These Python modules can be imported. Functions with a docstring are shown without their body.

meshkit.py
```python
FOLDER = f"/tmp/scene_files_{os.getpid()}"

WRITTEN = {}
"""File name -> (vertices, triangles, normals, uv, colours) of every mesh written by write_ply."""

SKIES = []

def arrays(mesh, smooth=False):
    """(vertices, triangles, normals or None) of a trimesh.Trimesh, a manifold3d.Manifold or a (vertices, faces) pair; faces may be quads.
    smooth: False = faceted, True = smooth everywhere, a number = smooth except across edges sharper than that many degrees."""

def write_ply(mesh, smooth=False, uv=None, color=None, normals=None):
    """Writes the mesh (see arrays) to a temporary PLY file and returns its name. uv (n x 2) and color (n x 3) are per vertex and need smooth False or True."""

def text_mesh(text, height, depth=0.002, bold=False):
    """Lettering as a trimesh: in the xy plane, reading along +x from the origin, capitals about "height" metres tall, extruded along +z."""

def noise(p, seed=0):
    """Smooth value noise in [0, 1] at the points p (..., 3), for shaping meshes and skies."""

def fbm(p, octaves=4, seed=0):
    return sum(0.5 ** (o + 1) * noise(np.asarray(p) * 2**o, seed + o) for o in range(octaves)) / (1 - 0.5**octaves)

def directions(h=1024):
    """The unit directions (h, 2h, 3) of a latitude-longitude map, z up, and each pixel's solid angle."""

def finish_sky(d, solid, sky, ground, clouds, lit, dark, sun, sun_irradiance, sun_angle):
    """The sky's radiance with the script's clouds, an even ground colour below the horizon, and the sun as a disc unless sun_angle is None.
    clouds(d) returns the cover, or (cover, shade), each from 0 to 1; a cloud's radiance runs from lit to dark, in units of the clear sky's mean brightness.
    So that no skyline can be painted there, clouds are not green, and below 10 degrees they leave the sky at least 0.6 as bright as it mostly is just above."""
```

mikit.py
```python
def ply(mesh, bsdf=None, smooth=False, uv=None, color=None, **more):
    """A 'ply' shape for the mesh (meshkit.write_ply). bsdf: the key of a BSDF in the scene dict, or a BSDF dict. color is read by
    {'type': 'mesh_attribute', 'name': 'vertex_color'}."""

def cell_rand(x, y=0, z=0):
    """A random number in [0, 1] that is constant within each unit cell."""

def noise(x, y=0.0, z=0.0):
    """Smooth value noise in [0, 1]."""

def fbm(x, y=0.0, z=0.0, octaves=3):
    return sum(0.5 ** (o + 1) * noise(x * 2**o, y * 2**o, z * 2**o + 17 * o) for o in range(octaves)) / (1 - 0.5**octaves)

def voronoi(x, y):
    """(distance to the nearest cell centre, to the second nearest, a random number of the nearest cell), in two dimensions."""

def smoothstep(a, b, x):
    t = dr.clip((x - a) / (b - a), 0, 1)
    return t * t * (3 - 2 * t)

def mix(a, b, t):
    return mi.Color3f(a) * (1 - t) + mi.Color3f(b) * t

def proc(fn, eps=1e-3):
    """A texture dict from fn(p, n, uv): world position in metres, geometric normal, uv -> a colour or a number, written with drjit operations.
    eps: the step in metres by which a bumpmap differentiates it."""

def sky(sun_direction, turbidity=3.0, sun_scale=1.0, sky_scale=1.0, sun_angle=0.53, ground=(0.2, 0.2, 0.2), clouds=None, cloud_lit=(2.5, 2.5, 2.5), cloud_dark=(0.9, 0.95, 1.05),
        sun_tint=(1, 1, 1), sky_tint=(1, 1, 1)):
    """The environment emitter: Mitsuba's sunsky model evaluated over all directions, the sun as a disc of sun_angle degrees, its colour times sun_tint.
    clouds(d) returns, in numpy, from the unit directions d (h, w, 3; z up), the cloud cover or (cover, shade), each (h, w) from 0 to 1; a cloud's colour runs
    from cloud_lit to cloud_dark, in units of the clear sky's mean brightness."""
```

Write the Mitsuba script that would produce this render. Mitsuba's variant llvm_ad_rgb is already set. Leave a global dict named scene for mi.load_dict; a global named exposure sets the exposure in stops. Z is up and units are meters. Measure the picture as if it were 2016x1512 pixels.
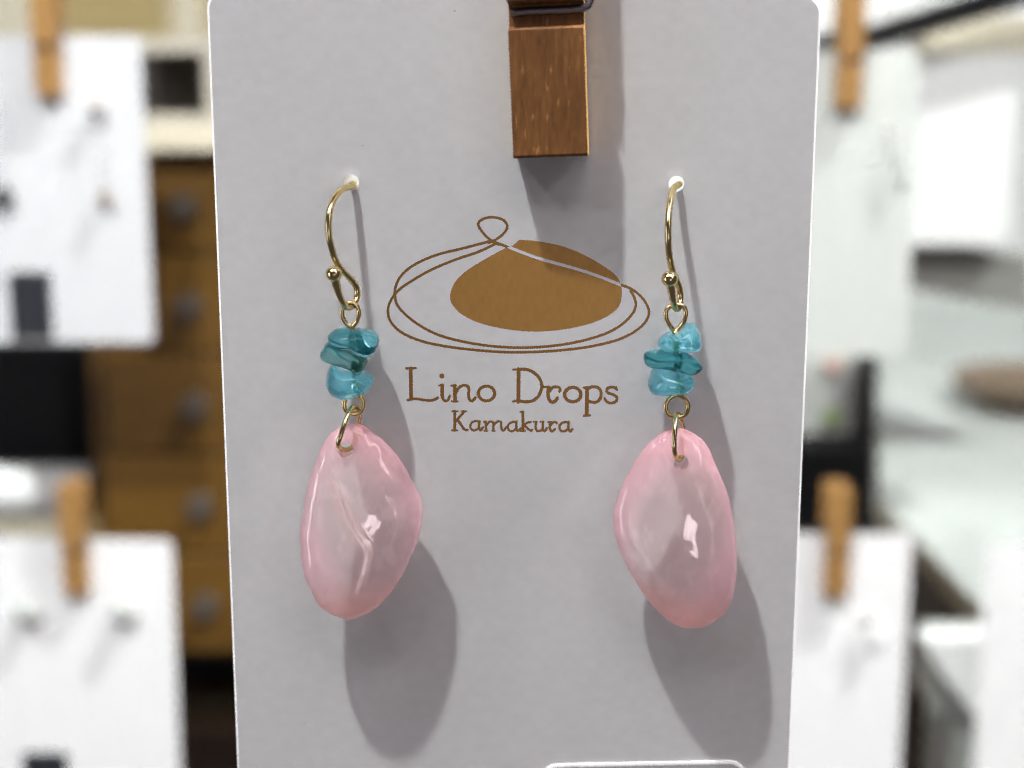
import math, numpy as np, trimesh, mitsuba as mi, mikit, meshkit
import drjit as dr
import manifold3d as m3
from shapely.geometry import LineString, Polygon, Point
from shapely.ops import unary_union
from shapely import affinity

scene, labels = {}, {}
T = mi.ScalarTransform4f
MM = 0.001
RNG = np.random.default_rng(7)

# ------------------------------------------------------------------ camera
FPX, W0, H0 = 3000.0, 2016.0, 1512.0          # focal length in pixels of the photograph
PITCH = math.atan(FPX / 14842.0)              # from the vertical vanishing point
DIST = 0.200
FWD = np.array([0, math.cos(PITCH), -math.sin(PITCH)])
UP = np.array([0, math.sin(PITCH), math.cos(PITCH)])
EYE = -DIST * FWD
scene['camera'] = {'type': 'thinlens', 'fov': 2 * math.degrees(math.atan(W0 / 2 / FPX)), 'fov_axis': 'x',
                   'aperture_radius': 0.0021, 'focus_distance': 0.1965, 'near_clip': 0.005, 'far_clip': 20.0,
                   'to_world': T().look_at(origin=EYE.tolist(), target=[0, 0, 0], up=[0, 0, 1])}
exposure = 0.0

# ------------------------------------------------------------------ light: shop lamps, added spots and fill panels, and the room's dim bounce light
scene['room_light'] = {'type': 'constant', 'radiance': {'type': 'rgb', 'value': [0.068, 0.058, 0.058]}}


def lamp(key, pos, target, radius, rgb, size=None):
    z = np.array(target, float) - np.array(pos, float)
    tw = T().look_at(origin=list(pos), target=list(target), up=[0.1, 0.2, 1] if abs(z[2]) < 0.95 * np.linalg.norm(z) else [0, 1, 0])
    em = {'type': 'area', 'radiance': {'type': 'rgb', 'value': list(rgb)}}
    if size:
        scene[key] = {'type': 'rectangle', 'to_world': tw @ T().scale([size[0] / 2, size[1] / 2, 1]), 'emitter': em, 'bsdf': {'type': 'diffuse'}}
    else:
        scene[key] = {'type': 'disk', 'to_world': tw @ T().scale(radius), 'emitter': em, 'bsdf': {'type': 'diffuse'}}


KEY = np.array([-0.250, -0.326, 0.910])
lamp('unseen_lamp', KEY * 0.75, (0, 0, 0), 0.0125, np.array([0.96, 1.0, 0.97]) * 5200)
lamp('unseen_lamp_001', (0.75, 0.02, 1.45), (0.02, 0.40, 0), 0.04, np.array([0.97, 1.0, 0.98]) * 2700)
for i, (dx, dy) in enumerate([(-0.22, -0.16), (0.20, -0.20), (-0.18, 0.17), (0.23, 0.15)]):
    lamp('unseen_lamp_%03d' % (i + 2), (-0.60 + dx, -0.55 + dy, 0.95), (0, 0, 0), 0.07, np.array([0.95, 0.95, 1.0]) * 29)  # added spots, split from a fill panel to give small glints
FILL_PANELS = [((0.80, -0.95, 0.75), (0.12, 0.70), (1.0, 0.92, 0.90), 4.6), ((0.24, -1.30, -0.12), (0.20, 0.17), (1.0, 0.91, 0.96), 5.0),
          ((-0.60, -0.24, -0.04), (0.05, 0.40), (0.95, 0.95, 1.0), 5.5), ((0.20, -0.60, 1.05), (0.60, 0.55), (1.0, 0.91, 0.92), 2.9)]
for i, (pos, size, col, k) in enumerate(FILL_PANELS):
    lamp('unseen_lamp_%03d' % (i + 8), pos, (0, 0, 0), 0, np.array(col) * k * 1.88, size=size)  # added fill panels and strips, for soft light and reflections
lamp('unseen_lamp_006', (0.44, -0.085, 0.43), (0, 0, 0), 0.014, np.array([1.0, 0.98, 0.92]) * 620)
lamp('unseen_lamp_007', (0.50, -0.95, 1.25), (0, 0, 0), 0.06, np.array([1.0, 0.95, 0.90]) * 24)
for i, t in enumerate(['round spot lamp near the card, up on the left in front of it', 'round spot lamp high up on the right that lights the cards behind', 'front left one of the four added spot lamps up on the left', 'front right one of the four added spot lamps up on the left',
                       'rear left one of the four added spot lamps up on the left', 'rear right one of the four added spot lamps up on the left', 'small weak spot lamp close by on the right of the earring card', 'round spot lamp high up in front on the right',
                       'added tall narrow light strip far up in front on the right', 'added square light panel behind the viewer', 'added narrow upright light strip low on the left', 'added square fill panel overhead in front of the clothespin']):
    labels['unseen_lamp' + ('_%03d' % i if i else '')] = {'label': t, 'category': 'lamp'}

# ------------------------------------------------------------------ helpers
def at(px, py, y=0.0):
    """The point of the upright plane at depth y seen at a pixel of the photograph."""
    d = FWD + (px - W0 / 2) / FPX * np.array([1.0, 0, 0]) + (H0 / 2 - py) / FPX * UP
    return EYE + d * ((y - EYE[1]) / d[1])


def ground(px, py, z):
    d = FWD + (px - W0 / 2) / FPX * np.array([1.0, 0, 0]) + (H0 / 2 - py) / FPX * UP
    return EYE + d * ((z - EYE[2]) / d[2])


def P(px, py, zmm=0.0):
    return at(px, py, -zmm * MM)


def spline(pts, n=12, closed=False):
    p = np.asarray(pts, float)
    q = np.vstack([p[-1:], p, p[:2]]) if closed else np.vstack([2 * p[0] - p[1], p, 2 * p[-1] - p[-2]])
    out = []
    for i in range(1, len(q) - 2):
        a, b, c, d = q[i - 1], q[i], q[i + 1], q[i + 2]
        for t in np.linspace(0, 1, n, endpoint=False):
            out.append(0.5 * (2 * b + (c - a) * t + (2 * a - 5 * b + 4 * c - d) * t * t + (3 * b - a - 3 * c + d) * t ** 3))
    if not closed:
        out.append(p[-1])
    return np.array(out)


def tube(points, r, sides=14, closed=False):
    """A round wire along a smooth path; r in metres, one number or one per point."""
    p = np.asarray(points, float)
    n = len(p)
    r = np.broadcast_to(r, (n,)).astype(float)
    if closed:
        t = np.roll(p, -1, 0) - np.roll(p, 1, 0)
    else:
        t = np.gradient(p, axis=0)
    t /= np.linalg.norm(t, axis=1, keepdims=True)
    a = np.cross(t[0], [0.3, 0.9, 0.2]); a /= np.linalg.norm(a)
    frames = []
    for k in range(n):
        a = a - t[k] * np.dot(a, t[k]); a /= np.linalg.norm(a)
        frames.append((a, np.cross(t[k], a)))
    if closed:   # spread the leftover twist
        a1 = frames[-1][0]; a1 = a1 - t[0] * np.dot(a1, t[0]); a1 /= np.linalg.norm(a1)
        tw = math.atan2(np.dot(a1, frames[0][1]), np.dot(a1, frames[0][0]))
        frames = [(f[0] * math.cos(-tw * k / n) + f[1] * math.sin(-tw * k / n), f[1] * math.cos(-tw * k / n) - f[0] * math.sin(-tw * k / n)) for k, f in enumerate(frames)]
    ang = np.arange(sides) * 2 * math.pi / sides
    v = np.vstack([p[k] + r[k] * (np.cos(ang)[:, None] * frames[k][0] + np.sin(ang)[:, None] * frames[k][1]) for k in range(n)])
    f = []
    for k in range(n if closed else n - 1):
        k2 = (k + 1) % n
        for j in range(sides):
            j2 = (j + 1) % sides
            f += [[k * sides + j, k2 * sides + j2, k * sides + j2], [k * sides + j, k2 * sides + j, k2 * sides + j2]]
    if not closed:
        v = np.vstack([v, p[0], p[-1]])
        for j in range(sides):
            j2 = (j + 1) % sides
            f += [[len(v) - 2, j, j2], [len(v) - 1, (n - 1) * sides + j2, (n - 1) * sides + j]]
    m = trimesh.Trimesh(v, f, process=False)
    if m.volume < 0:
        m.invert()
    return m


def join(*ms):
    return trimesh.util.concatenate(list(ms))


def to_m3(m):
    return m3.Manifold(m3.Mesh(np.asarray(m.vertices, np.float32) * 1000, np.asarray(m.faces, np.uint32)))


def from_m3(m):
    q = m.to_mesh()
    return trimesh.Trimesh(np.asarray(q.vert_properties[:, :3], float) / 1000, q.tri_verts, process=False)


def cut(a, *bs):
    """a minus the solids bs (done in millimetres)."""
    x = to_m3(a)
    for b in bs:
        x = x - to_m3(b)
    return from_m3(x)


def rod(p0, p1, r, sides=40):
    return trimesh.creation.cylinder(r, segment=[p0, p1], sections=sides)


def slab(poly, y0, y1):
    """A shapely polygon in (x, z) made solid between the depths y0 < y1."""
    out = []
    for g in getattr(poly, 'geoms', [poly]):
        m = trimesh.creation.extrude_polygon(g, y1 - y0, engine='earcut')
        v = np.array(m.vertices)
        m.vertices = np.stack([v[:, 0], y1 - v[:, 2], v[:, 1]], 1)
        if m.volume < 0:
            m.invert()
        out.append(m)
    return join(*out)


def round_box(size, r, center=(0, 0, 0), seg=3):
    """A box with rounded edges: hull of small spheres at its corners."""
    s = np.array(size, float) / 2 - r
    pts = trimesh.creation.uv_sphere(r, count=[2 * seg + 2, 4 * seg]).vertices
    allp = np.vstack([pts + s * np.array(c) for c in [(a, b, d) for a in (-1, 1) for b in (-1, 1) for d in (-1, 1)]])
    m = trimesh.convex.convex_hull(allp * 1000)
    m.apply_scale(1 / 1000)
    m.apply_translation(center)
    return m


def pix_poly(pts, y=0.0):
    return Polygon([(lambda q: (q[0], q[2]))(at(x, z, y)) for x, z in pts])


def rrect(x0, z0, x1, z1, r):
    return Polygon([(x0 + r, z0 + r), (x1 - r, z0 + r), (x1 - r, z1 - r), (x0 + r, z1 - r)]).buffer(r, 10)


taken = {}


def numbered(name):
    n = taken.get(name, 0)
    taken[name] = n + 1
    return name if n == 0 else '%s_%03d' % (name, n)


def thing(name, label, cat, group=None):
    k = numbered(name)
    labels[k] = {'label': label, 'category': cat}
    if group:
        labels[k]['group'] = group
    return k


def part(parent, name, mesh, bsdf, smooth=35, label=None, **more):
    k = numbered(parent + '__' + name)
    scene[k] = mikit.ply(mesh, bsdf, smooth, **more)
    if label:
        labels[k] = {'label': label}
    return k


def single(name, mesh, bsdf, label, cat, group=None, smooth=35):
    k = thing(name, label, cat, group)
    scene[k] = mikit.ply(mesh, bsdf, smooth)
    return k


def structure(name, mesh, bsdf, smooth=35):
    k = numbered(name)
    scene[k] = mikit.ply(mesh, bsdf, smooth)
    labels[k] = {'kind': 'structure'}
    return k


def copy_mesh(m, mat):
    c = m.copy(); c.apply_transform(mat); return c


# ------------------------------------------------------------------ materials
F, N = mikit.fbm, mikit.noise


def paper_col(p, n, uv):
    a = F(p.x * 900, p.y * 900, p.z * 900, 3)
    b = F(p.x * 60, p.y * 60 + 3, p.z * 60, 2)
    k = 0.94 + 0.08 * a + 0.035 * b
    spec = mikit.smoothstep(0.985, 0.992, N(p.x * 420 + 7, p.y * 300, p.z * 420))     # a few fibre specks
    return mi.Color3f(0.405, 0.398, 0.408) * k * (1 - 0.35 * spec)


def paper_bump(p, n, uv):
    return F(p.x * 2600, p.y * 2600, p.z * 2600, 3) * 0.7 + 0.6 * F(p.x * 500, p.y * 500 + 9, p.z * 500, 2)


def wood_col(p, n, uv):
    g = F(p.x * 2600, p.y * 2600, p.z * 170, 3)
    fine = F(p.x * 6000, p.y * 6000, p.z * 800, 2)
    big = F(p.x * 260, p.y * 260, p.z * 90, 2)
    c = mikit.mix((0.088, 0.034, 0.009), (0.165, 0.068, 0.019), mikit.smoothstep(0.2, 0.8, 0.6 * g + 0.4 * big))
    scr = mikit.smoothstep(0.74, 0.90, N(p.x * 2300 + 4, p.y * 700, p.z * 520)) * mikit.smoothstep(0.35, 0.7, fine)
    worn = c * (0.72 + 0.5 * fine) + mi.Color3f(0.12, 0.062, 0.024) * scr
    raw = mi.Color3f(0.52, 0.30, 0.09) * (0.7 + 0.5 * fine)          # sides painted paler, for the lamp light along the right edge
    return mikit.mix(worn, raw, mikit.smoothstep(0.35, 0.75, dr.abs(n.x)))


def pin_wood(p, n, uv):
    g = F(p.x * 700, p.y * 700, p.z * 60, 3)
    return mikit.mix((0.25, 0.125, 0.036), (0.40, 0.22, 0.074), g)


def chest_wood(p, n, uv):
    g = F(p.x * 40, p.y * 90, p.z * 420, 3)
    b = N(p.x * 3, 0.5, p.z * 28)
    return mikit.mix((0.070, 0.034, 0.005), (0.165, 0.080, 0.011), 0.55 * g + 0.45 * b)


def foil_col(p, n, uv):
    g = F(p.x * 2400, p.y * 900, p.z * 900, 2)
    return mikit.mix((0.250, 0.127, 0.033), (0.290, 0.150, 0.041), g)


def wall_col(p, n, uv):
    g = F(p.x * 25, 0.3, p.z * 3, 2)
    return mikit.mix((0.30, 0.23, 0.09), (0.46, 0.36, 0.17), g)


def bump(scale, tex, inner, eps):
    return {'type': 'bumpmap', 'arbitrary': mikit.proc(tex, eps), 'scale': scale, 'bsdf': inner}


def P_(base, rough=0.5, metal=0.0, **k):
    return {'type': 'principled', 'base_color': base if isinstance(base, dict) else {'type': 'rgb', 'value': list(base)}, 'roughness': rough, 'metallic': metal, **k}


def two(b):
    return {'type': 'twosided', 'bsdf': b}


scene['mat_card'] = two(bump(0.0000030, paper_bump, P_(mikit.proc(paper_col), 0.55, specular=0.35), 0.00004))
scene['mat_core'] = two(P_((0.86, 0.86, 0.86), 0.5))
scene['mat_foil'] = two(P_(mikit.proc(foil_col), 0.42, 0.35, specular=0.4))
scene['mat_foil_line'] = two(P_((0.165, 0.082, 0.020), 0.36, 0.35, specular=0.4))
scene['mat_pin_front'] = two(P_(mikit.proc(wood_col), 0.55, specular=0.3))
scene['mat_pin'] = two(P_(mikit.proc(pin_wood), 0.6, specular=0.3))
scene['mat_steel'] = two({'type': 'roughconductor', 'material': 'Cr', 'alpha': 0.22, 'specular_reflectance': {'type': 'rgb', 'value': [0.34, 0.36, 0.39]}})
scene['mat_gold'] = two({'type': 'roughconductor', 'material': 'none', 'alpha': 0.06, 'specular_reflectance': {'type': 'rgb', 'value': [0.84, 0.69, 0.36]}})
scene['mat_gold_deep'] = two({'type': 'roughconductor', 'material': 'none', 'alpha': 0.08, 'specular_reflectance': {'type': 'rgb', 'value': [0.80, 0.60, 0.30]}})
def pigment(c, ax, az, tilt, seed):
    """Pigment of one cast drop: hardly any in its middle, more towards its rim and most at its foot, in wisps. Returns (amount, colour) functions."""
    ct, st = math.cos(tilt), math.sin(tilt)

    def place(p):
        x, z = (p.x - c[0]), (p.z - c[2])
        u, v = (x * ct + z * st) / ax, (z * ct - x * st) / az
        w = F(p.x * 170 + seed, p.y * 170, p.z * 90, 3) - 0.5
        return dr.sqrt(u * u + v * v) + 0.35 * w, v + 0.5 * w

    def amount(p, n, uv):
        r, v = place(p)
        fib = F(p.x * 700 + seed, p.y * 500, p.z * 330, 3)
        return 0.085 + 0.13 * mikit.smoothstep(0.50, 1.02, r) + 0.13 * mikit.smoothstep(0.25, 0.9, v) * (0.4 + fib) + 0.10 * mikit.smoothstep(0.5, 0.95, -v) + 0.035 * mikit.smoothstep(0.5, 0.75, fib)

    def colour(p, n, uv):
        r, v = place(p)
        top = mikit.mix((0.995, 0.80, 0.80), (0.98, 0.60, 0.68), mikit.smoothstep(0.45, 1.0, r))
        return mikit.mix(top, (0.97, 0.56, 0.52), mikit.smoothstep(0.45, 0.95, -v))

    return amount, colour


def thin(col, trans, rough=0.05):
    return {'type': 'principledthin', 'base_color': mikit.proc(col) if callable(col) else {'type': 'rgb', 'value': list(col)}, 'roughness': rough, 'diff_trans': trans, 'spec_trans': 0.0, 'eta': 1.5}


def blend(w, a, b):
    return {'type': 'blendbsdf', 'weight': mikit.proc(w) if callable(w) else w, 'a': a, 'b': b}


def clear(ior, tint, thin_part):
    """Clear cast resin or stone: mostly refracting, with a share that lets lamp light straight through."""
    t = {'type': 'rgb', 'value': list(tint)}
    return blend(thin_part, {'type': 'dielectric', 'int_ior': ior, 'specular_transmittance': t}, {'type': 'thindielectric', 'int_ior': ior, 'specular_transmittance': t})


for nm, cpx, tilt, seed in (('', (712, 1030), 0.12, 3.0), ('_001', (1331, 1045), -0.14, 19.0)):
    amt, colr = pigment(P(*cpx, 6.3), 7.5 * MM, 12.0 * MM, tilt, seed)
    scene['mat_resin' + nm] = blend(amt, clear(1.50, (1.0, 0.975, 0.98), 0.42), thin(colr, 0.9))
scene['med_resin'] = {'type': 'homogeneous', 'sigma_t': 58.0, 'albedo': {'type': 'rgb', 'value': [0.999, 0.73, 0.74]}}
scene['mat_streak'] = thin((0.985, 0.96, 0.95), 0.8, 0.4)  # white colour stands in for a streak of refracted light
for nm, tint, alb in (('', (0.56, 0.90, 1.0), (0.10, 0.80, 0.98)), ('_aqua', (0.64, 0.935, 1.0), (0.15, 0.85, 0.99)), ('_teal', (0.54, 0.89, 0.99), (0.05, 0.78, 0.95)), ('_grey', (0.74, 0.92, 0.91), (0.40, 0.84, 0.84))):
    scene['mat_chip' + nm] = blend(0.06, clear(1.54, tint, 0.22), thin((0.20, 0.82, 1.0), 1.0))
    scene['med_chip' + nm] = {'type': 'homogeneous', 'sigma_t': 24.0, 'albedo': {'type': 'rgb', 'value': list(alb)}}
scene['mat_streak'] = thin((0.985, 0.96, 0.95), 0.8, 0.4)
for nm, tint, alb in (('', (0.62, 0.94, 0.99), (0.05, 0.80, 0.92)), ('_teal', (0.48, 0.86, 0.90), (0.05, 0.70, 0.78)), ('_grey', (0.66, 0.87, 0.86), (0.30, 0.75, 0.76))):
    scene['mat_chip' + nm] = blend(0.05, {'type': 'dielectric', 'int_ior': 1.54, 'specular_transmittance': {'type': 'rgb', 'value': list(tint)}}, two(P_((0.12, 0.72, 0.85), 0.2)))
    scene['med_chip' + nm] = {'type': 'homogeneous', 'sigma_t': 45.0, 'albedo': {'type': 'rgb', 'value': list(alb)}}
scene['mat_white'] = two(P_((0.72, 0.73, 0.725), 0.5))
scene['mat_bgcard'] = two(P_((0.82, 0.82, 0.83), 0.5))
scene['mat_bgcard_grey'] = two(P_((0.62, 0.625, 0.645), 0.5))
scene['mat_bgcard_green'] = two(P_((0.55, 0.575, 0.55), 0.5))
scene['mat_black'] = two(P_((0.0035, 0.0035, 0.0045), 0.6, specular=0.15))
scene['mat_ivory'] = two(P_((0.42, 0.39, 0.33), 0.5))
scene['mat_shade_strip'] = two(P_((0.20, 0.20, 0.185), 0.5))
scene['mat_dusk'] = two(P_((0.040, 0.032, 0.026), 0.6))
scene['mat_navy'] = two(P_((0.015, 0.017, 0.024), 0.5))
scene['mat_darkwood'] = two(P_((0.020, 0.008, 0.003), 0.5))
scene['mat_chest'] = two(P_(mikit.proc(chest_wood), 0.45))
scene['mat_grey'] = two(P_((0.075, 0.062, 0.052), 0.5))
scene['mat_palegrey'] = two(P_((0.48, 0.50, 0.48), 0.5))
scene['mat_cream'] = two(P_((0.60, 0.55, 0.43), 0.5))
scene['mat_wall'] = two(P_(mikit.proc(wall_col), 0.7))
scene['mat_slate'] = two(P_((0.085, 0.075, 0.066), 0.5))
scene['mat_brown'] = two(P_((0.20, 0.145, 0.10), 0.5))
scene['mat_tabletop'] = two(P_((0.50, 0.535, 0.51), 0.4))
scene['mat_green'] = two(P_((0.35, 0.50, 0.18), 0.5))
scene['mat_pinkish'] = two(P_((0.50, 0.33, 0.28), 0.5))
scene['mat_film'] = {'type': 'thindielectric', 'int_ior': 1.45}
scene['mat_silver'] = two({'type': 'roughconductor', 'material': 'Ag', 'alpha': 0.18})

# ------------------------------------------------------------------ the earring card in front
card = thing('earring_card', 'large grey-white earring card in front with gold teardrop emblem and gold lettering', 'card')
TL, TR = at(406, -18), at(1618, -8)
BL, BR = at(467, 1512), at(1555, 1512)
down = 0.028
BL2 = BL + (BL - TL) / abs(BL[2] - TL[2]) * down
BR2 = BR + (BR - TR) / abs(BR[2] - TR[2]) * down
outline = Polygon([(q[0], q[2]) for q in (TL, TR, BR2, BL2)]).buffer(-2.2 * MM).buffer(2.2 * MM, 12)
HOLES = [(691, 359), (1332, 362)]
for hx, hy in HOLES:
    q = at(hx, hy)
    outline = outline.difference(Point(q[0], q[2]).buffer(1.03 * MM, 24))

inner = outline.buffer(-0.25 * MM, 12)
inner = Polygon(inner.exterior).difference(unary_union([Polygon(i) for i in outline.interiors]))
part(card, 'board', slab(inner, 0.0, 0.45 * MM), 'mat_card', 30)


def edge_strip(pg, w):
    """The cut edge of a card: a narrow slope to the front and the straight side, running round the outline."""
    ring = np.array(pg.exterior.segmentize(0.002).coords)[:-1]
    if Polygon(ring).exterior.is_ccw is False:
        ring = ring[::-1]
    t = np.roll(ring, -1, 0) - np.roll(ring, 1, 0)
    t /= np.linalg.norm(t, axis=1, keepdims=True)
    nrm = np.stack([t[:, 1], -t[:, 0]], 1)
    rows = [(ring - nrm * w, -0.004 * MM), (ring - nrm * w * 0.3, 0.07 * MM), (ring, 0.20 * MM), (ring, 0.449 * MM), (ring - nrm * w, 0.449 * MM)]
    v = np.vstack([np.stack([q[:, 0], np.full(len(q), y), q[:, 1]], 1) for q, y in rows])
    n, f = len(ring), []
    for k in range(len(rows) - 1):
        for j in range(n):
            j2 = (j + 1) % n
            f += [[k * n + j, (k + 1) * n + j, (k + 1) * n + j2], [k * n + j, (k + 1) * n + j2, k * n + j2]]
    return trimesh.Trimesh(v, f, process=False)


part(card, 'cut_edge', edge_strip(outline, 0.26 * MM), 'mat_core', 30, 'white cut edge of the card')
for hx, hy in HOLES:
    q = at(hx, hy)
    rr_ = np.linspace(1.03, 2.3, 12); aa = np.linspace(0, 2 * math.pi, 49)[:-1]
    v = np.vstack([[(q[0] + r * MM * math.cos(t), -MM * (0.11 * (1 - (r - 1.03) / 1.27) ** 2 * (0.5 + 0.45 * math.sin(t)) + 0.003), q[2] + r * MM * math.sin(t)) for t in aa] for r in rr_]
                  + [[(q[0] + 1.02 * MM * math.cos(t), 0.3 * MM, q[2] + 1.02 * MM * math.sin(t)) for t in aa]])
    f = []
    rows = [len(rr_)] + list(range(len(rr_)))
    for k0, k1 in zip(rows[:-1], rows[1:]):
        for j in range(48):
            j2 = (j + 1) % 48
            f += [[k0 * 48 + j, k1 * 48 + j, k1 * 48 + j2], [k0 * 48 + j, k1 * 48 + j2, k0 * 48 + j2]]
    part(card, 'hole_lip', trimesh.Trimesh(v, f, process=False), 'mat_card', 40)



def strokes(items, ox, oy, s):
    """items: ('l', width, points...) strokes or ('o', width, cx, cy, rx, ry) rings or ('d', r, x, y) dots, in crop units; returns a shape in photograph pixels."""
    out = []
    for it in items:
        k = it[0]
        if k == 'l':
            pts = np.array(it[2:], float)
            ln = LineString(spline(pts, 8) if len(pts) > 2 else pts)
            out.append(ln.buffer(it[1] / 2, 6))
        elif k == 'o':
            a = affinity.scale(Point(0, 0).buffer(1, 32), it[4] + it[1] / 2, it[5] + it[1] / 2)
            b = affinity.scale(Point(0, 0).buffer(1, 32), it[4] - it[1] / 2, it[5] - it[1] / 2 + 6)
            out.append(affinity.translate(a.difference(b), it[2], it[3]))
        elif k == 'd':
            out.append(Point(it[2], it[3]).buffer(it[1], 8))
    u = unary_union(out)
    return affinity.affine_transform(u, [1 / s, 0, 0, 1 / s, ox, oy]).buffer(0.55)


def onto_card(shape, h=0.035):
    """Pixels to the card's face: a thin raised print."""
    def ring(r):
        return [(lambda q: (q[0], q[2]))(at(x, y)) for x, y in r.coords]
    ms = []
    for g in getattr(shape, 'geoms', [shape]):
        pg = Polygon(ring(g.exterior), [ring(i) for i in g.interiors])
        ms.append(slab(pg, -h * MM, 0.1 * MM))
    return join(*ms)


S1, S2 = 2016 / 220.0, 2016 / 230.0
line1 = unary_union([strokes([
    ('l', 58, (170, 140), (178, 690)), ('l', 34, (92, 140), (260, 135)), ('l', 40, (118, 712), (200, 692), (300, 690), (420, 713), (540, 718), (610, 698), (658, 670)),
    ('d', 40, 733, 278), ('l', 58, (740, 448), (738, 600), (745, 660)), ('l', 40, (738, 600), (748, 685), (790, 725), (840, 712), (874, 640)), ('l', 26, (682, 450), (755, 440)),
    ('l', 30, (905, 452), (985, 447)), ('l', 58, (966, 452), (970, 728)), ('l', 30, (918, 735), (1020, 735)),
    ('l', 44, (992, 570), (1040, 492), (1110, 447), (1180, 452), (1218, 505), (1213, 600), (1226, 690), (1270, 728), (1312, 698), (1335, 668)),
    ('o', 50, 1538, 592, 146, 130)], 790, 710, S1),
    strokes([
    ('l', 58, (185, 150), (180, 708)), ('l', 28, (92, 156), (250, 149)), ('l', 46, (200, 150), (300, 150), (420, 190), (530, 285), (580, 400), (575, 500), (520, 618), (430, 690), (320, 710), (205, 696)),
    ('l', 32, (92, 704), (150, 692), (210, 692)),
    ('l', 30, (622, 455), (715, 452)), ('l', 50, (700, 462), (692, 560), (704, 655), (742, 708), (790, 712), (830, 682), (850, 648)), ('l', 40, (715, 530), (770, 465), (840, 452), (890, 472), (903, 505), (888, 528)),
    ('o', 52, 1118, 585, 140, 122),
    ('l', 34, (1312, 466), (1400, 460)), ('l', 58, (1365, 470), (1360, 940)), ('l', 32, (1312, 950), (1415, 945)),
    ('l', 44, (1385, 480), (1460, 452), (1555, 466), (1605, 540), (1598, 640), (1540, 708), (1460, 720), (1385, 690)),
    ('l', 40, (1878, 495), (1830, 462), (1760, 460), (1706, 495), (1720, 552), (1790, 577), (1862, 612), (1882, 662), (1848, 715), (1770, 730), (1700, 702), (1670, 655)), ('l', 24, (1868, 455), (1880, 505))], 1000, 710, S2)])
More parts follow.
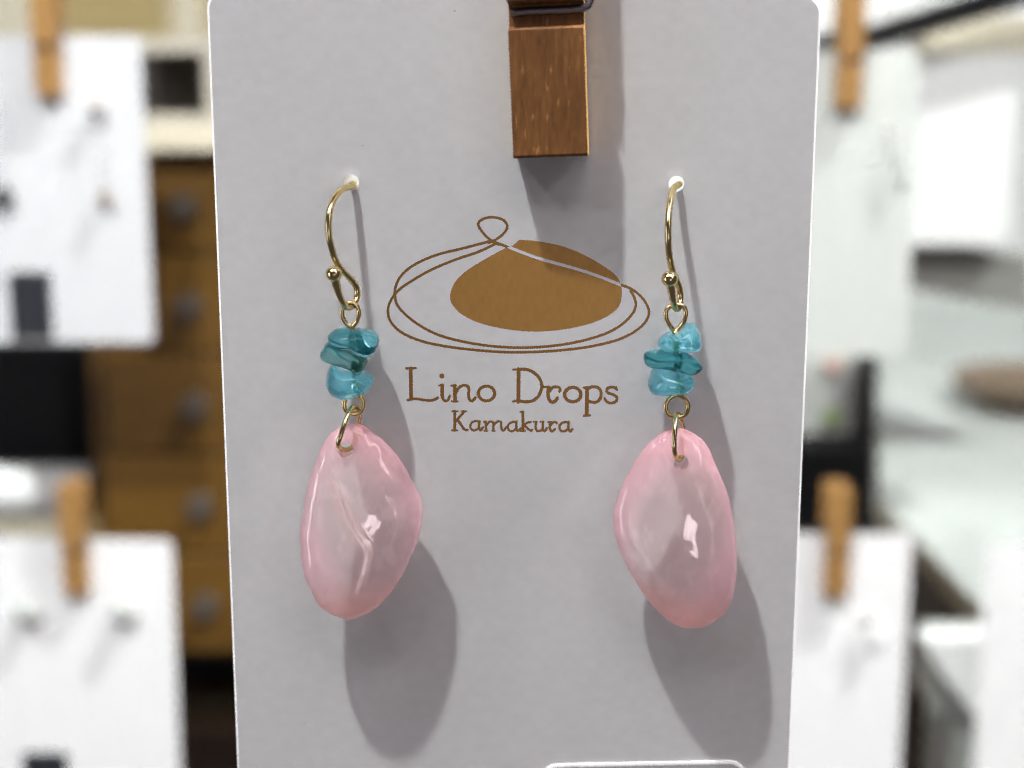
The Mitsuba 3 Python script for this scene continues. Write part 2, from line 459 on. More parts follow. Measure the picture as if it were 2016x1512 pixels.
line2 = unary_union([strokes([
    ('l', 25, (918, 915), (1015, 912)), ('l', 44, (965, 915), (965, 1255)), ('l', 25, (918, 1258), (1012, 1258)), ('l', 38, (1130, 920), (1100, 962), (1030, 1040), (990, 1090)), ('l', 22, (1088, 912), (1172, 912)),
    ('l', 40, (1020, 1075), (1080, 1160), (1138, 1238), (1190, 1252)),
    ('l', 30, (1405, 1102), (1340, 1090), (1270, 1120), (1246, 1190), (1275, 1248), (1340, 1255), (1390, 1220)), ('l', 36, (1410, 1092), (1402, 1190), (1422, 1252), (1450, 1240), (1475, 1205)),
    ('l', 24, (1490, 1105), (1530, 1100)), ('l', 36, (1520, 1100), (1530, 1265)), ('l', 18, (1490, 1268), (1555, 1268)),
    ('l', 32, (1540, 1160), (1595, 1102), (1648, 1106), (1660, 1160), (1660, 1265)), ('l', 18, (1635, 1268), (1690, 1268)),
    ('l', 32, (1670, 1160), (1738, 1097), (1798, 1112), (1802, 1200), (1830, 1262), (1868, 1240), (1890, 1200))], 790, 710, S1),
    strokes([
    ('l', 30, (150, 1062), (90, 1056), (20, 1090), (-3, 1150), (30, 1208), (90, 1214), (140, 1172)), ('l', 34, (146, 1052), (145, 1150), (160, 1202), (190, 1205), (220, 1168)),
    ('l', 22, (217, 887), (270, 882)), ('l', 40, (255, 888), (262, 1210)), ('l', 20, (217, 1214), (300, 1214)), ('l', 32, (272, 1125), (330, 1072), (390, 1060)), ('l', 34, (290, 1120), (350, 1180), (398, 1210), (414, 1196)),
    ('l', 20, (442, 1056), (500, 1053)), ('l', 34, (485, 1060), (477, 1150), (497, 1208), (550, 1213), (600, 1180)), ('l', 20, (560, 1055), (615, 1051)), ('l', 34, (606, 1060), (601, 1170), (620, 1213), (648, 1202), (672, 1162)),
    ('l', 22, (692, 1061), (750, 1056)), ('l', 36, (725, 1066), (721, 1150), (741, 1208), (780, 1213), (808, 1182)), ('l', 30, (742, 1105), (790, 1062), (832, 1062), (840, 1085)),
    ('l', 32, (1050, 1068), (980, 1060), (912, 1092), (887, 1150), (920, 1212), (990, 1214), (1040, 1172)), ('l', 34, (1046, 1057), (1042, 1150), (1060, 1212), (1086, 1218), (1110, 1182))], 1000, 710, S2)])
S5 = 3.15
A = [(730, 238), (690, 241), (540, 280), (380, 320), (250, 375), (165, 440), (125, 510), (118, 570), (135, 635), (200, 705), (300, 775), (420, 828), (600, 870), (800, 893), (1000, 893), (1200, 870), (1380, 825), (1500, 770), (1580, 700), (1611, 640), (1604, 590), (1580, 545)]
B = [(745, 250), (640, 300), (480, 355), (330, 420), (210, 490), (135, 545), (90, 610), (75, 670), (95, 740), (170, 808), (300, 860), (480, 895), (700, 918), (900, 925), (1150, 912), (1350, 885), (1520, 840), (1640, 770), (1690, 700), (1685, 640), (1640, 575), (1580, 530), (1525, 508)]
LOOP = [(760, 256), (700, 220), (655, 172), (635, 128), (665, 98), (725, 87), (790, 105), (815, 145), (790, 190), (740, 228), (700, 245)]
TAIL = [(735, 240), (780, 258), (835, 278)]
band = [(820, 270), (900, 302), (1020, 345), (1250, 410), (1400, 460), (1540, 516)]
fill_px = np.vstack([spline([(890, 227), (1000, 235), (1150, 265), (1290, 320), (1420, 395), (1490, 450), (1520, 510), (1525, 580), (1500, 650), (1420, 710), (1300, 755), (1150, 785), (980, 797), (800, 780), (650, 745), (540, 695), (475, 630), (460, 570), (490, 490), (560, 420), (680, 345), (800, 280), (820, 270)], 8), [(850, 262)]])
lines = unary_union([LineString(spline(q, 8)).buffer(8.4) for q in (A, B, LOOP, TAIL)])
fill = Polygon(fill_px).buffer(0).difference(LineString(spline(band, 8)).buffer(9.5))
to_px = lambda g: affinity.affine_transform(g, [1 / S5, 0, 0, 1 / S5, 740, 400])
part(card, 'emblem_teardrop', onto_card(to_px(fill)), 'mat_foil', 30, 'solid gold teardrop split by a thin white line')
part(card, 'emblem_outline', onto_card(to_px(lines.difference(Polygon(fill_px).buffer(-1)))), 'mat_foil_line', 30, 'thin gold looped line around the teardrop')
part(card, 'lettering', onto_card(line1), 'mat_foil_line', 30, 'large gold lettering reading Lino Drops')
part(card, 'lettering', onto_card(line2), 'mat_foil_line', 30, 'small gold lettering reading Kamakura')

# clear sticker at the bottom edge of the frame
st = thing('clear_sticker', 'clear sticker with white rounded border near the bottom edge of the front card', 'sticker')
a, b = at(1064, 1506), at(1474, 1494)
x0, x1, zt = a[0], b[0], (a[2] + b[2]) / 2
rr = affinity.rotate(rrect(x0, zt - 0.020, x1, zt, 2.6 * MM), 1.2, origin='center')
part(st, 'border', slab(rr.difference(rr.buffer(-0.42 * MM)), -0.28 * MM, -0.01 * MM), 'mat_core', 30)
part(st, 'film', slab(rr.buffer(-0.44 * MM), -0.10 * MM, -0.09 * MM), 'mat_film', 30)

# ------------------------------------------------------------------ clothespins
def pin_meshes(L=46.0, w=9.2, t=6.6, jaw=15.6, groove=3.2):
    """Front prong, rear prong and spring of a clothespin in its own frame (mm): jaws' tip at z = 0, jaws meet at y = 0, front towards -y."""
    th = t
    prof = [(-0.25, 0.15), (-0.45, 0.0), (-(th - 0.9), 0.0), (-(th - 0.55), 0.35), (-th, jaw - 0.15), (-(th - 0.15), jaw), (-(th - 2.3), jaw + 0.3), (-(th - 2.35), jaw + groove - 0.3),
            (-(th - 0.05), jaw + groove), (-(th + 0.1), jaw + groove + 0.2), (-(th + 0.6), L - 1.0), (-(th + 0.2), L), (-(th - 2.4), L), (-(th - 2.9), L - 1), (-2.2, jaw + 12.0), (-0.9, jaw + 10), (-0.9, jaw + 6), (-0.25, jaw + 4), (-0.25, 5.0)]
    pg = Polygon(prof)
    m = trimesh.creation.extrude_polygon(pg, w, engine='earcut')
    v = np.array(m.vertices)
    m.vertices = np.stack([v[:, 2] - w / 2, v[:, 0], v[:, 1]], 1)
    if m.volume < 0:
        m.invert()
    front = m
    rear = m.copy(); rear.apply_transform(np.diag([1, -1, 1, 1.0])); rear.invert()
    if rear.volume < 0:
        rear.invert()
    zg, yf = jaw + groove * 0.50 + 0.45, -(th - 2.3) - 0.52
    hw = w / 2
    path = spline([(-hw + 0.3, yf, zg - 0.1), (-hw * 0.5, yf, zg), (0, yf, zg), (hw * 0.6, yf, zg + 0.02), (hw + 0.1, yf, zg + 0.2), (hw + 0.75, yf + 0.1, zg + 0.9), (hw + 0.95, yf + 0.4, zg + 2.4), (hw + 0.7, yf + 2.8, zg + 6.5), (hw + 0.6, -0.6, zg + 10.5)], 8)
    sp = [tube(path, 0.5, 12)]
    back = path.copy(); back[:, 1] *= -1; back[:, 0] *= -1
    sp.append(tube(back, 0.5, 12))
    coil = np.array([(x, 1.7 * math.cos(a), zg + 10.5 + 1.7 * math.sin(a)) for x, a in zip(np.linspace(hw + 0.6, -hw - 0.6, 160), np.linspace(math.pi, math.pi + 2 * math.pi * 6.5, 160))])
    sp.append(tube(coil, 0.5, 10))
    return front, rear, join(*sp)


PIN = pin_meshes()


def clothespin(label, tip, roll, mats, group=None, yaw=0.0, rear_shift=0.0):
    k = thing('clothespin', label, 'clothespin', group)
    M = trimesh.transformations.translation_matrix(tip) @ trimesh.transformations.rotation_matrix(roll, [0, 1, 0]) @ trimesh.transformations.rotation_matrix(yaw, [0, 0, 1]) @ np.diag([MM, MM, MM, 1])
    part(k, 'front_prong', copy_mesh(PIN[0], M), mats[0], 30)
    rear = PIN[1].copy(); rear.apply_translation([rear_shift, 0.45, -0.3])
    part(k, 'rear_prong', copy_mesh(rear, M), mats[1], 30)
    part(k, 'spring', copy_mesh(PIN[2], M), 'mat_steel', 40)
    return k


tip = P(1091.5, 309.5, 6.2); tip[1] = 0.0
clothespin('dark brown wooden clothespin with steel spring gripping the front earring card', tip, math.radians(-2.3), ('mat_pin_front', 'mat_pin'), rear_shift=0.35, yaw=math.radians(-4.5))

# ------------------------------------------------------------------ earrings
def pillow(outline, zc, t_front, t_back, y_tilt=0.0, p=2.2, q=1.7, nr=26, rough=0.0, seed=0, center=None, x_tilt=0.0, dish=0.0):
    """A domed pebble whose edge follows the outline (photograph pixels) and whose middle lies zc mm in front of the card."""
    o = np.array(outline, float)
    c = o.mean(0) if center is None else np.array(center, float)
    n = len(o)
    rs = np.sin(np.linspace(0, math.pi / 2, nr + 1))[1:]
    base = np.array([P(x, y, zc) for x, y in o]); cc = P(*c, zc)
    v, ids = [], []

    def off(pt, r, s):
        h = (1 - r ** p) ** (1 / q) if r < 1 else 0.0
        if s < 0:
            h -= dish * math.exp(-(r / 0.5) ** 2)
        t = t_front if s > 0 else t_back
        y = -s * h * t * MM
        d = pt - cc
        return np.array([pt[0], pt[1] + y + y_tilt * d[2] + x_tilt * d[0], pt[2]])
    v.append(off(cc, 0, 1)); v.append(off(cc, 0, -1))
    def ring(r, s):
        at0 = len(v)
        for b in base:
            v.append(off(cc + (b - cc) * r, r, s))
        return at0
    fr = [ring(r, 1) for r in rs]
    bk = [ring(r, -1) for r in rs[:-1]] + [fr[-1]]
    f = []
    for j in range(n):
        j2 = (j + 1) % n
        f.append([0, fr[0] + j, fr[0] + j2]); f.append([1, bk[0] + j2, bk[0] + j])
        for k in range(len(rs) - 1):
            a, b = fr[k], fr[k + 1]
            f += [[a + j, b + j, b + j2], [a + j, b + j2, a + j2]]
            a, b = bk[k], bk[k + 1]
            f += [[a + j, b + j2, b + j], [a + j, a + j2, b + j2]]
    v = np.array(v)
    if rough:
        nn = np.stack([meshkit.fbm(v * 330 + 11 * k + seed, 2, seed + k) - 0.5 for k in range(3)], 1)
        v = v + nn * rough * MM
    m = trimesh.Trimesh(v, f, process=False)
    if m.volume < 0:
        m.invert()
    return m


def chip(outline, zc, t, wire, seed, tilt=0.0):
    o = spline(outline, 8, closed=True)
    m = pillow(o, zc, t, t, y_tilt=tilt, p=3.0, q=2.2, nr=14, rough=0.75, seed=seed)
    return cut(m, rod(wire[0], wire[1], 0.42 * MM, 28))


def drop_mesh(outline, hole, zc, seed, y_tilt, center, x_tilt=0.0, ridge=None):
    o = spline(outline, 8, closed=True)
    c0 = np.array(center, float)
    wob = meshkit.fbm(np.stack([o[:, 0] / 21.0, o[:, 1] / 21.0, np.full(len(o), seed)], 1), 2, seed) - 0.5      # the rim is a little scalloped
    o = c0 + (o - c0) * (1 + 0.020 * wob[:, None])
    m = pillow(o, zc, 2.7, 1.9, y_tilt=y_tilt, p=2.3, q=1.55, nr=84, rough=0.12, seed=seed, center=center, x_tilt=x_tilt, dish=1.05)
    if ridge is not None:                                            # a ridge added on the front face to catch a bright streak
        v = np.array(m.vertices)
        line = LineString([(lambda q: (q[0], q[2]))(P(x, y, zc + 2.4)) for x, y in spline(ridge, 8)])
        fr = v[:, 1] < -(zc - 0.2) * MM + y_tilt * (v[:, 2] - P(*center, zc)[2])
        for i in np.nonzero(fr)[0]:
            pt = Point(v[i, 0], v[i, 2]); dd = line.distance(pt) / MM
            if dd < 1.6:
                t = line.project(pt, normalized=True)
                v[i, 1] -= 0.38 * MM * math.exp(-(dd / 0.38) ** 2) * min(1.0, 6 * t + 0.1, 5 * (1 - t) + 0.05)
        m = trimesh.Trimesh(v, m.faces, process=False)
    mid = P(*hole, zc)
    h0 = np.array([mid[0], mid[1] - 0.008, mid[2]]); h1 = np.array([mid[0], mid[1] + 0.008, mid[2]])
    return cut(m, rod(h0, h1, 0.95 * MM, 40))


def streak_mesh(pairs):
    """A thin white ribbon in place of a light streak inside the resin, between two lines (px, py, mm in front of the card), of even thickness."""
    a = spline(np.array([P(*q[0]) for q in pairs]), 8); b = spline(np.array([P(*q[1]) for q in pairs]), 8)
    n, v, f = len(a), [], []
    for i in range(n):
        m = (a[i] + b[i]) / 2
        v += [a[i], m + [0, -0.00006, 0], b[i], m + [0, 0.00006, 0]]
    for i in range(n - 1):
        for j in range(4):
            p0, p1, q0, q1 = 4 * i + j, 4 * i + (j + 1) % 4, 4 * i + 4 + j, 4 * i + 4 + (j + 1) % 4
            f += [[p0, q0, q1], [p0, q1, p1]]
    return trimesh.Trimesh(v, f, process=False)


def wire(pts, r, closed=False, n=10, sides=14):
    s = spline(np.array([P(*q) for q in pts]), n, closed)
    return tube(s, r * MM, sides, closed)


def earring(label, d):
    k = thing('drop_earring', label, 'earring', None)
    hk = spline(np.array([P(*q) for q in d['hook']]), 10)
    rad = np.full(len(hk), 0.42)
    rad[-22:] = np.linspace(0.42, 0.60, 22)
    hkey = part(k, 'ear_hook', tube(hk, rad * MM, 16), 'mat_gold', 50)
    ball = trimesh.creation.icosphere(4, 1.02 * MM); ball.apply_translation(P(*d['ball']))
    part(hkey, 'ball_tip', ball, 'mat_gold', True)
    part(k, 'eye_pin', wire(d['eye'], 0.30), 'mat_gold_deep', 50)
    w = (P(*d['wire'][0]), P(*d['wire'][1]))
    for i, (o, zc, t, tilt, tone) in enumerate(d['chips']):
        part(k, 'chip_bead', chip(o, zc, t, w, d['seed'] + i, tilt), 'mat_chip' + tone, 42, interior={'type': 'ref', 'id': 'med_chip' + tone})
    part(k, 'lower_loop', wire(d['loop2'], 0.30, True), 'mat_gold_deep', 50)
    part(k, 'jump_ring', wire(d['jump'], 0.32, True), 'mat_gold', 50)
    dk = part(k, 'resin_drop', drop_mesh(*d['drop']), 'mat_resin' + d['tone'], 42, interior={'type': 'ref', 'id': 'med_resin'})
    if 'light_streak' in d:
        part(dk, 'painted_streak', streak_mesh(d['light_streak']), 'mat_streak', True, 'white curved sliver painted as a bright streak of light inside the pink resin')
    return k


Z1 = 4.6
left = dict(seed=10, tone='',
    light_streak=[((655, 933, 7.0), (651, 941, 7.5)), ((670, 963, 6.9), (652, 980, 8.0)), ((684, 996, 6.9), (663, 1016, 8.2)), ((700, 1032, 7.0), (684, 1050, 8.35)), ((717, 1059, 7.2), (705, 1076, 8.4)),
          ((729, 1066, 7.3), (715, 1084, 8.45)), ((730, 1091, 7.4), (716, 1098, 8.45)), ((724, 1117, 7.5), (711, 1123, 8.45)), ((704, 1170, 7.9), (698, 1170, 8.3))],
    hook=[(694, 362, -6), (697, 364, -1.5), (694, 367, 0.6), (683.5, 368, 2.0), (669.6, 376, 3.6), (657.7, 391.5, 5.0), (649.8, 413, 6.2), (646.8, 439, 6.8), (647.8, 463, 6.9), (652.7, 487, 6.6), (661.7, 514, 5.8), (677.5, 536, 4.6),
          (694.5, 554, 3.6), (703, 570, 3.2), (702, 588, 3.4), (694, 602, 4.2), (684, 605, 5.0), (675.5, 596, 5.8), (668, 580, 6.4), (662.5, 562, 6.8), (658.5, 546, 7.0)],
    ball=(657.7, 539, 7.1),
    eye=[(697, 760, Z1), (695.5, 700, Z1), (693.5, 658, Z1), (691, 644, Z1), (682, 637, Z1 + 0.1), (674, 622, Z1 + 0.2), (676, 605, Z1 + 0.2), (688, 596, Z1), (701, 601, Z1 - 0.2), (707, 616, Z1 - 0.2), (703, 632, Z1), (695.5, 642, Z1 + 0.25), (693, 650, Z1 + 0.4)],
    wire=((693, 630, Z1), (698, 800, Z1)),
    chips=[([(644, 663), (657, 651), (678, 647), (700, 648), (725, 650), (742, 660), (747, 674), (740, 692), (726, 701), (708, 697), (695, 685), (672, 681), (655, 674)], Z1, 3.0, 0.2, ''),
           ([(630, 697), (634, 684), (643, 673), (658, 676), (676, 684), (700, 694), (722, 704), (725, 714), (719, 725), (702, 729), (680, 722), (655, 714), (636, 708)], Z1 + 0.5, 2.6, -0.2, '_grey'),
           ([(643, 745), (645, 728), (654, 721), (672, 729), (698, 731), (716, 731), (735, 743), (731, 756), (716, 770), (696, 779), (676, 780), (655, 772), (645, 758)], Z1 + 0.4, 2.9, 0.1, '_aqua')],
    loop2=[(697, 776, 4.9), (711, 782, 4.7), (716, 796, 4.7), (709, 811, 4.9), (696, 815, 5.1), (683, 810, 5.2), (677, 796, 5.2), (683, 782, 5.1)],
    jump=[(700, 801, 5.0), (690, 806, 6.6), (681, 828, 8.0), (672, 854, 8.6), (666.5, 872, 8.6), (668, 881, 7.8), (677, 885.5, 6.2), (688, 884, 4.4), (700, 872, 3.2), (707, 850, 3.0), (707.5, 828, 3.2), (705, 811, 3.9)],
    drop=([(705.5, 839), (725, 849), (758, 876), (791.5, 915), (814.6, 958), (829.5, 988), (832, 1011), (826, 1051), (811, 1091), (791.5, 1134), (765, 1170), (732, 1200), (699, 1212), (669, 1210), (636, 1190), (613, 1157), (598, 1117), (592, 1074), (595, 1024.5), (603, 972), (616, 925), (633, 882), (649, 858), (669, 844), (689, 838)],
          (682, 884), 6.3, 31, 0.09, (706, 1045), 0.05, [(655, 936), (669, 964), (683, 997), (699, 1034), (717, 1063), (727, 1080), (725, 1108), (716, 1140), (704, 1170)]))
right = dict(seed=40, tone='_001',
    hook=[(1337, 362, -6), (1338, 362, -1.5), (1334, 365, 0.7), (1326, 372, 2.2), (1319.5, 398, 4.6), (1316, 433, 6.2), (1315.5, 468, 6.6), (1318, 504, 6.0), (1325, 536, 4.8), (1334, 556, 3.8), (1339, 574, 3.3), (1339.5, 592, 3.4), (1335.5, 607, 4.2), (1329.5, 606, 5.2), (1325.5, 592, 6.0), (1322.5, 574, 6.5), (1319.5, 557, 6.9)],
    ball=(1318.5, 549, 7.1),
    eye=[(1335, 765, Z1), (1332, 710, Z1), (1329.5, 666, Z1), (1328, 654, Z1), (1320, 642, Z1 + 0.1), (1311.5, 625, Z1 + 0.2), (1313.5, 608, Z1 + 0.2), (1330, 600, Z1), (1346, 604, Z1 - 0.2), (1350.5, 619, Z1 - 0.2), (1344, 637, Z1), (1333, 650, Z1 + 0.25), (1328.5, 657, Z1 + 0.45)],
    wire=((1328, 640, Z1), (1336, 800, Z1)),
    chips=[([(1296.5, 678), (1300, 665), (1311, 656), (1326, 656), (1344, 642), (1364, 639), (1377, 653), (1382, 674), (1372, 690), (1340, 692), (1308, 690)], Z1, 2.9, 0.2, '_aqua'),
           ([(1266, 706), (1274, 694), (1308, 691), (1350, 693), (1370, 705), (1380, 726), (1366, 740), (1340, 731), (1298, 722), (1275, 719)], Z1 + 0.5, 2.8, -0.2, '_teal'),
           ([(1292, 725), (1322, 728), (1362, 742), (1362, 764), (1349, 776), (1318, 778), (1287, 778), (1276, 764), (1279, 743)], Z1 + 0.2, 3.0, 0.1, '_aqua')],
    loop2=[(1333, 778, 4.9), (1347, 784, 4.7), (1355, 799, 4.7), (1349, 816, 4.9), (1333, 822, 5.1), (1317, 816, 5.2), (1311, 799, 5.2), (1319, 784, 5.1)],
    jump=[(1335, 815, 5.0), (1331, 820, 6.6), (1329, 840, 8.0), (1327.5, 866, 8.6), (1328, 888, 8.6), (1331, 899, 7.8), (1336, 905, 6.2), (1341, 902, 4.4), (1345, 888, 3.2), (1345.5, 862, 3.0), (1344, 840, 3.2), (1340, 823, 3.9)],
    drop=([(1345, 848), (1371.6, 859), (1395, 882.5), (1411, 919), (1424.5, 952), (1438, 992), (1446, 1038), (1449, 1087.5), (1448, 1127), (1441, 1167), (1424.5, 1200), (1398, 1221), (1365, 1231), (1332, 1225), (1302, 1206.6), (1272.4, 1173.5), (1246, 1134), (1226, 1097.5), (1214.6, 1067.7), (1209, 1034.6), (1209.6, 1008), (1219.5, 975), (1236, 939), (1262.5, 896), (1289, 869), (1315, 853)],
          (1340, 908), 6.3, 57, 0.09, (1335, 1055), -0.05))
earring('left pink resin drop earring with three blue chip beads below a curved gold ear hook', left)
earring('right pink resin drop earring with blue chip beads and its gold hook seen edge on', right)

# ------------------------------------------------------------------ background: other cards on their clothespins
YB = 0.40


def hung_card(label, px0, px1, py0, pinx, pin_tip_y, pin_label, height=0.119, y=YB, roll=0.0, mat='mat_bgcard'):
    k = thing('earring_card', label, 'card', None)
    a, b = at(px0, py0, y), at(px1, py0, y)
    pg = rrect(a[0], a[2] - height, b[0], a[2], 3.0 * MM)
    pg = affinity.rotate(pg, roll, origin=(a[0], a[2]))
    part(k, 'board', slab(pg, y, y + 0.45 * MM), mat, 30)
    tip = at(pinx, pin_tip_y, y)
    clothespin(pin_label, tip, math.radians(roll), ('mat_pin', 'mat_pin'), 'clothespins on the cards behind')
    return k


ul = hung_card('blurred white card behind at upper left, in front of the wooden drawers', -125, 276, 70, 103, 188, 'ochre clothespin at the top left, gripping the upper left card', mat='mat_bgcard_grey')
ll = hung_card('blurred white card behind at lower left with grey earrings', -66, 339, 1058, 157, 1162, 'ochre clothespin above the lower left card, in front of the white roll', roll=-0.6)
ur = hung_card('blurred pale grey card behind at upper right', 1404, 1812, 100, 1664, 212, 'ochre clothespin at the top right, gripping the upper right card', roll=0.3, mat='mat_bgcard_green')
lr = hung_card('blurred pale card behind at lower right with a white glinting stud', 1392, 1796, 1050, 1640, 1166, 'ochre clothespin at the lower right, in front of a black box')


def bbox(px0, py0, px1, py1, y, depth, r=0.6):
    a, b = at(px0, py1, y), at(px1, py0, y)
    c = (a + b) / 2
    return round_box((abs(b[0] - a[0]), depth, abs(b[2] - a[2])), r * MM, (c[0], y + depth / 2, c[2]))


# dark labels at the feet of two left cards
part(ul, 'label_sticker', bbox(24, 536, 98, 668, YB - 0.0006, 0.0004, 0.15), 'mat_navy', 30, 'dark label at the foot of the card')
part(ll, 'label_sticker', bbox(50, 1482, 132, 1590, YB - 0.0006, 0.0004, 0.15), 'mat_navy', 30, 'dark label low on the card')


def small_earring(label, top, beads, wire_r=0.35, mat='mat_silver'):
    """A little earring on a far card: a wire from its hole down to one or more beads (px, py, radius mm, material)."""
    k = thing('small_earring', label, 'earring', None)
    pts = [at(top[0], top[1], YB + 0.003), at(top[0], top[1] - 3, YB - 0.002)] + [at(b[0], b[1], YB - 0.004) for b in beads]
    part(k, 'hook', tube(spline(np.array(pts), 10), wire_r * MM, 10), mat, 50)
    for b in beads:
        s = trimesh.creation.icosphere(3, b[2] * MM); s.apply_scale([1, 0.8, 1.25]); s.apply_translation(at(b[0], b[1], YB - 0.004))
        part(k, 'bead', s, b[3], True)
    return k


small_earring('small black bead earring cut by the left edge, on the upper left card', (2, 210), [(6, 390, 3.4, 'mat_black')])
small_earring('small earring with silver bead and brown bead on the upper left card', (196, 190), [(190, 212, 3.2, 'mat_silver'), (206, 392, 2.6, 'mat_brown')], 0.25)
small_earring('left one of the two grey earrings on the lower left card', (48, 1165), [(52, 1205, 4.4, 'mat_palegrey')])
small_earring('right one of the two grey earrings on the lower left card', (238, 1165), [(244, 1205, 4.6, 'mat_palegrey')])
small_earring('thin grey earring hanging on the upper right card', (1752, 250), [(1760, 310, 1.6, 'mat_palegrey'), (1770, 350, 2.0, 'mat_palegrey')], 0.5)
small_earring('white glinting stud earring on the lower right card', (1708, 1205), [(1706, 1225, 2.2, 'mat_silver'), (1718, 1258, 2.8, 'mat_white')])

# wooden chest of little drawers behind the front card's left edge
ch = thing('wooden_drawer_chest', 'brown wooden chest of small drawers with grey knobs at left behind the cards', 'drawer chest')
YC = 0.47
part(ch, 'carcass', bbox(205, 268, 600, 1288, YC + 0.004, 0.16, 1.0), 'mat_chest', 30)
part(ch, 'top_ledge', bbox(280, 262, 560, 300, YC - 0.012, 0.15, 1.0), 'mat_cream', 30, 'pale top edge of the chest')
for i in range(5):
    y0 = 306 + i * 197
    dk = part(ch, 'drawer', bbox(214 + (92 if i < 2 else 0), y0, 590, y0 + 188, YC - 0.002, 0.03, 0.8), 'mat_chest', 30)
    c = at(362 + 10.5 * i, y0 + 99, YC - 0.004)
    kn = trimesh.creation.cylinder(0.0056, 0.006, sections=32, transform=trimesh.transformations.rotation_matrix(math.pi / 2, [1, 0, 0])); kn.apply_translation(c)
    part(dk, 'knob', kn, 'mat_grey', 30)

bx = thing('white_box', 'small white box with a dark opening standing on the wooden chest', 'box')
part(bx, 'shell', cut(bbox(276, 72, 500, 262, YC, 0.06, 0.8), bbox(238, 104, 390, 226, YC - 0.01, 0.06, 0.4)), 'mat_ivory', 30)
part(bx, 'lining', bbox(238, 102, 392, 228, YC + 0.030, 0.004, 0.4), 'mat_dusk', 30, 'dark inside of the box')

single('dark_gap_block', bbox(-300, 660, 188, 1010, 0.56, 0.2, 1.0), 'mat_black', 'black block standing for the dark gap behind the upper left card', 'box')  # black block put in for the shade of a gap
roll_ = thing('paper_roll', 'white paper roll lying across, behind the lower left clothespin', 'roll')
a, b = at(-250, 968, 0.50), at(186, 968, 0.50)
part(roll_, 'sheet', cut(rod(a, b, 0.0125, 64), rod(a - [0.01, 0, 0], b + [0.01, 0, 0], 0.006, 32)), 'mat_white', 40)
part(roll_, 'core', cut(rod(a - [0.004, 0, 0], b + [0.004, 0, 0], 0.0058, 32), rod(a - [0.01, 0, 0], b + [0.01, 0, 0], 0.0048, 32)), 'mat_grey', 40)
single('shelf_gap_block', bbox(-300, 1292, 700, 1440, YC + 0.10, 0.05, 0.6), 'mat_black', 'black block standing for the shade in the gap under the wooden drawer chest', 'shelf')  # shade of the shelf gap, built as a black block
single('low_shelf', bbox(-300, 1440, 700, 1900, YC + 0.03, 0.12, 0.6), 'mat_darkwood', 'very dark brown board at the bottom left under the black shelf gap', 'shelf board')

wl = structure('wall', bbox(-700, -500, 760, 1200, 1.15, 0.05, 1.0), 'mat_wall')
for px, w in ((-60, 60), (60, 50), (150, 70), (245, 46), (310, 34), (368, 44), (430, 50)):
    part(wl, 'panel', bbox(px, -400, px + w, 1100, 1.12, 0.028, 1.5), 'mat_wall' if px % 4 else 'mat_cream', 30)

# right side
single('display_board', bbox(560, 106, 2010, 486, 0.62, 0.02, 2.0), 'mat_white', 'bright white board behind the upper right card', 'display board')
bar = pix_poly([(1500, 96), (1690, 62), (1880, 2), (2130, -78), (2130, -20), (1890, 48), (1700, 102), (1500, 140)], 0.60)
single('black_bar', slab(bar, 0.60, 0.63), 'mat_black', 'slanting black bar at the top right corner behind the clothespin', 'bar')
single('cream_board', bbox(1820, 30, 2300, 104, 0.66, 0.03, 1.5), 'mat_cream', 'cream board edge at the top right under the black bar', 'board')
single('white_sheet', bbox(1500, -400, 2400, 60, 0.80, 0.02, 1.5), 'mat_white', 'white sheet above the slanting black bar at the top right', 'sheet')
shade_strip = pix_poly([(1790, 470), (2030, 508), (2030, 612), (1790, 566)], 0.64)  # grey strip shaped like the shadow band below the board
single('grey_shade_strip', slab(shade_strip, 0.64, 0.66), 'mat_shade_strip', 'dark grey strip standing for the shade under the bright white panel at right', 'shade_strip')

ZT = -0.245
tb = thing('white_table', 'white table at right with a beige front edge and dark side', 'table')
c1, c2 = ground(1728, 985, ZT), ground(1962, 1228, ZT)
far_l, far_r = ground(1728, 590, ZT), ground(2500, 560, ZT)
near_r = c2 + np.array([0.5, -0.02, 0])
plan = Polygon([(q[0], q[1]) for q in (c1, c2, near_r, far_r, far_l)])
tm = trimesh.creation.extrude_polygon(plan, 0.012, engine='earcut'); tm.apply_translation([0, 0, ZT - 0.012])
part(tb, 'top', tm, 'mat_tabletop', 30)
tm = trimesh.creation.extrude_polygon(plan.buffer(0.0006), 0.009, engine='earcut'); tm.apply_translation([0, 0, ZT - 0.0115])
part(tb, 'edge_band', tm, 'mat_cream', 30, 'beige edge of the table')
tm = trimesh.creation.extrude_polygon(plan.buffer(-0.004), 0.25, engine='earcut'); tm.apply_translation([0, 0, ZT - 0.2625])
part(tb, 'side', tm, 'mat_slate', 30, 'dark side below the table top')
dish = thing('wooden_dish', 'brown wooden dish on the white table at the right edge', 'dish')
c = ground(2060, 800, ZT)
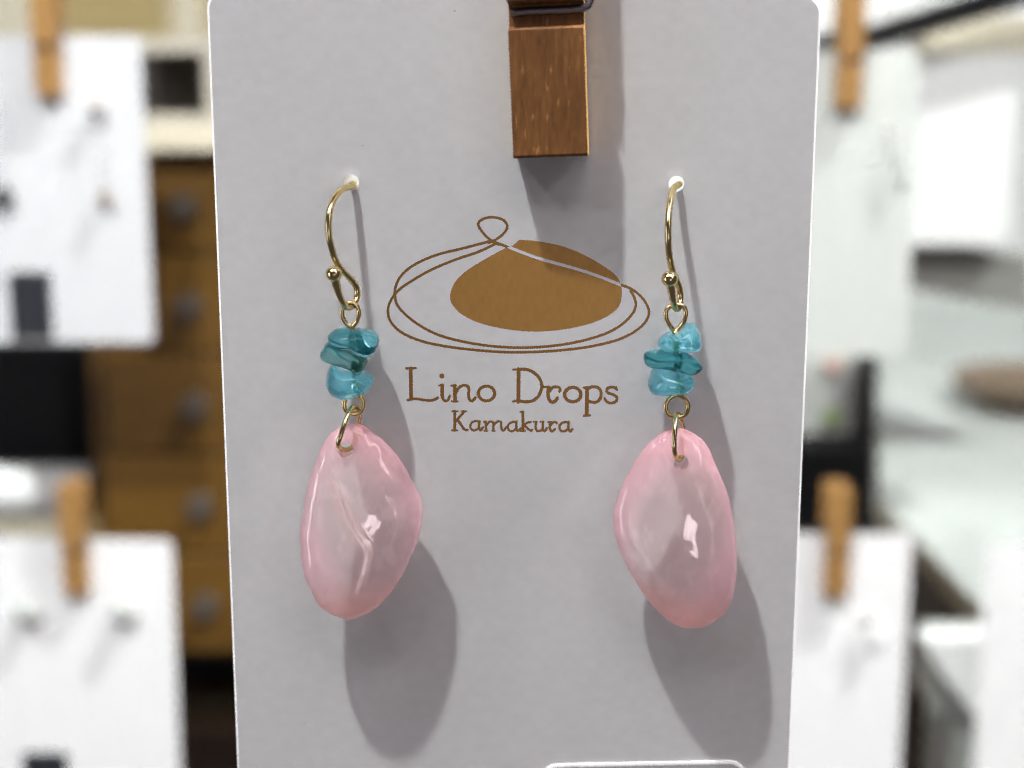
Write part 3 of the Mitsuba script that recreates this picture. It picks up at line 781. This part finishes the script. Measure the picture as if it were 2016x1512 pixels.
prof = np.array([(0.0, 0.0), (0.030, 0.0), (0.052, 0.012), (0.056, 0.020), (0.053, 0.020), (0.030, 0.004), (0.0, 0.003)])
dm = trimesh.creation.revolve(prof, sections=64); dm.apply_scale([1.5, 1.3, 1.3]); dm.apply_translation(c)
scene[dish] = mikit.ply(dm, 'mat_brown', 40)

single('black_post', bbox(1692, 660, 1728, 1060, 0.54, 0.03, 1.0), 'mat_black', 'upright black post right of the pale panel behind the card', 'post')
single('black_box', bbox(1440, 882, 1722, 1120, 0.53, 0.05, 1.0), 'mat_black', 'black box behind the lower right clothespin', 'box')
pp = thing('pale_panel', 'pale panel with a pink and a green dot between the right cards', 'panel')
part(pp, 'sheet', bbox(1440, 640, 1692, 884, 0.56, 0.01, 0.8), 'mat_palegrey', 30)
for (x, y, m_) in ((1640, 720, 'mat_pinkish'), (1638, 822, 'mat_green')):
    s = trimesh.creation.icosphere(3, 0.0045); s.apply_scale([1.1, 0.5, 1.1]); s.apply_translation(at(x, y, 0.559))
    part(pp, 'dot', s, m_, True)
wc = thing('white_card', 'white rounded card cut by the right edge at lower right', 'card')
a, b = at(1944, 1072, 0.44), at(2300, 1072, 0.44)
scene[wc] = mikit.ply(slab(rrect(a[0], a[2] - 0.12, b[0], a[2], 3 * MM), 0.44, 0.4405), 'mat_bgcard', 30)
wb = pix_poly([(1822, 1268), (1990, 1256), (1990, 1460), (1925, 1420), (1850, 1320)], 0.47)
single('white_tray', slab(wb, 0.47, 0.49), 'mat_white', 'white tray corner between the lower right card and the right edge card', 'tray')
single('grey_box', bbox(1815, 1266, 2100, 1700, 0.492, 0.03, 1.0), 'mat_palegrey', 'pale grey box under the white tray corner at lower right', 'box')
single('brown_strip', bbox(1786, 1370, 1826, 1700, 0.46, 0.02, 1.0), 'mat_darkwood', 'dark brown upright strip beside the lower right card', 'strip')
structure('back_wall', bbox(500, -900, 3200, 2400, 1.75, 0.05, 1.0), 'mat_white')
structure('floor', bbox(-1800, 2300, 3600, 2340, 0.35, 1.6, 1.0), 'mat_slate')
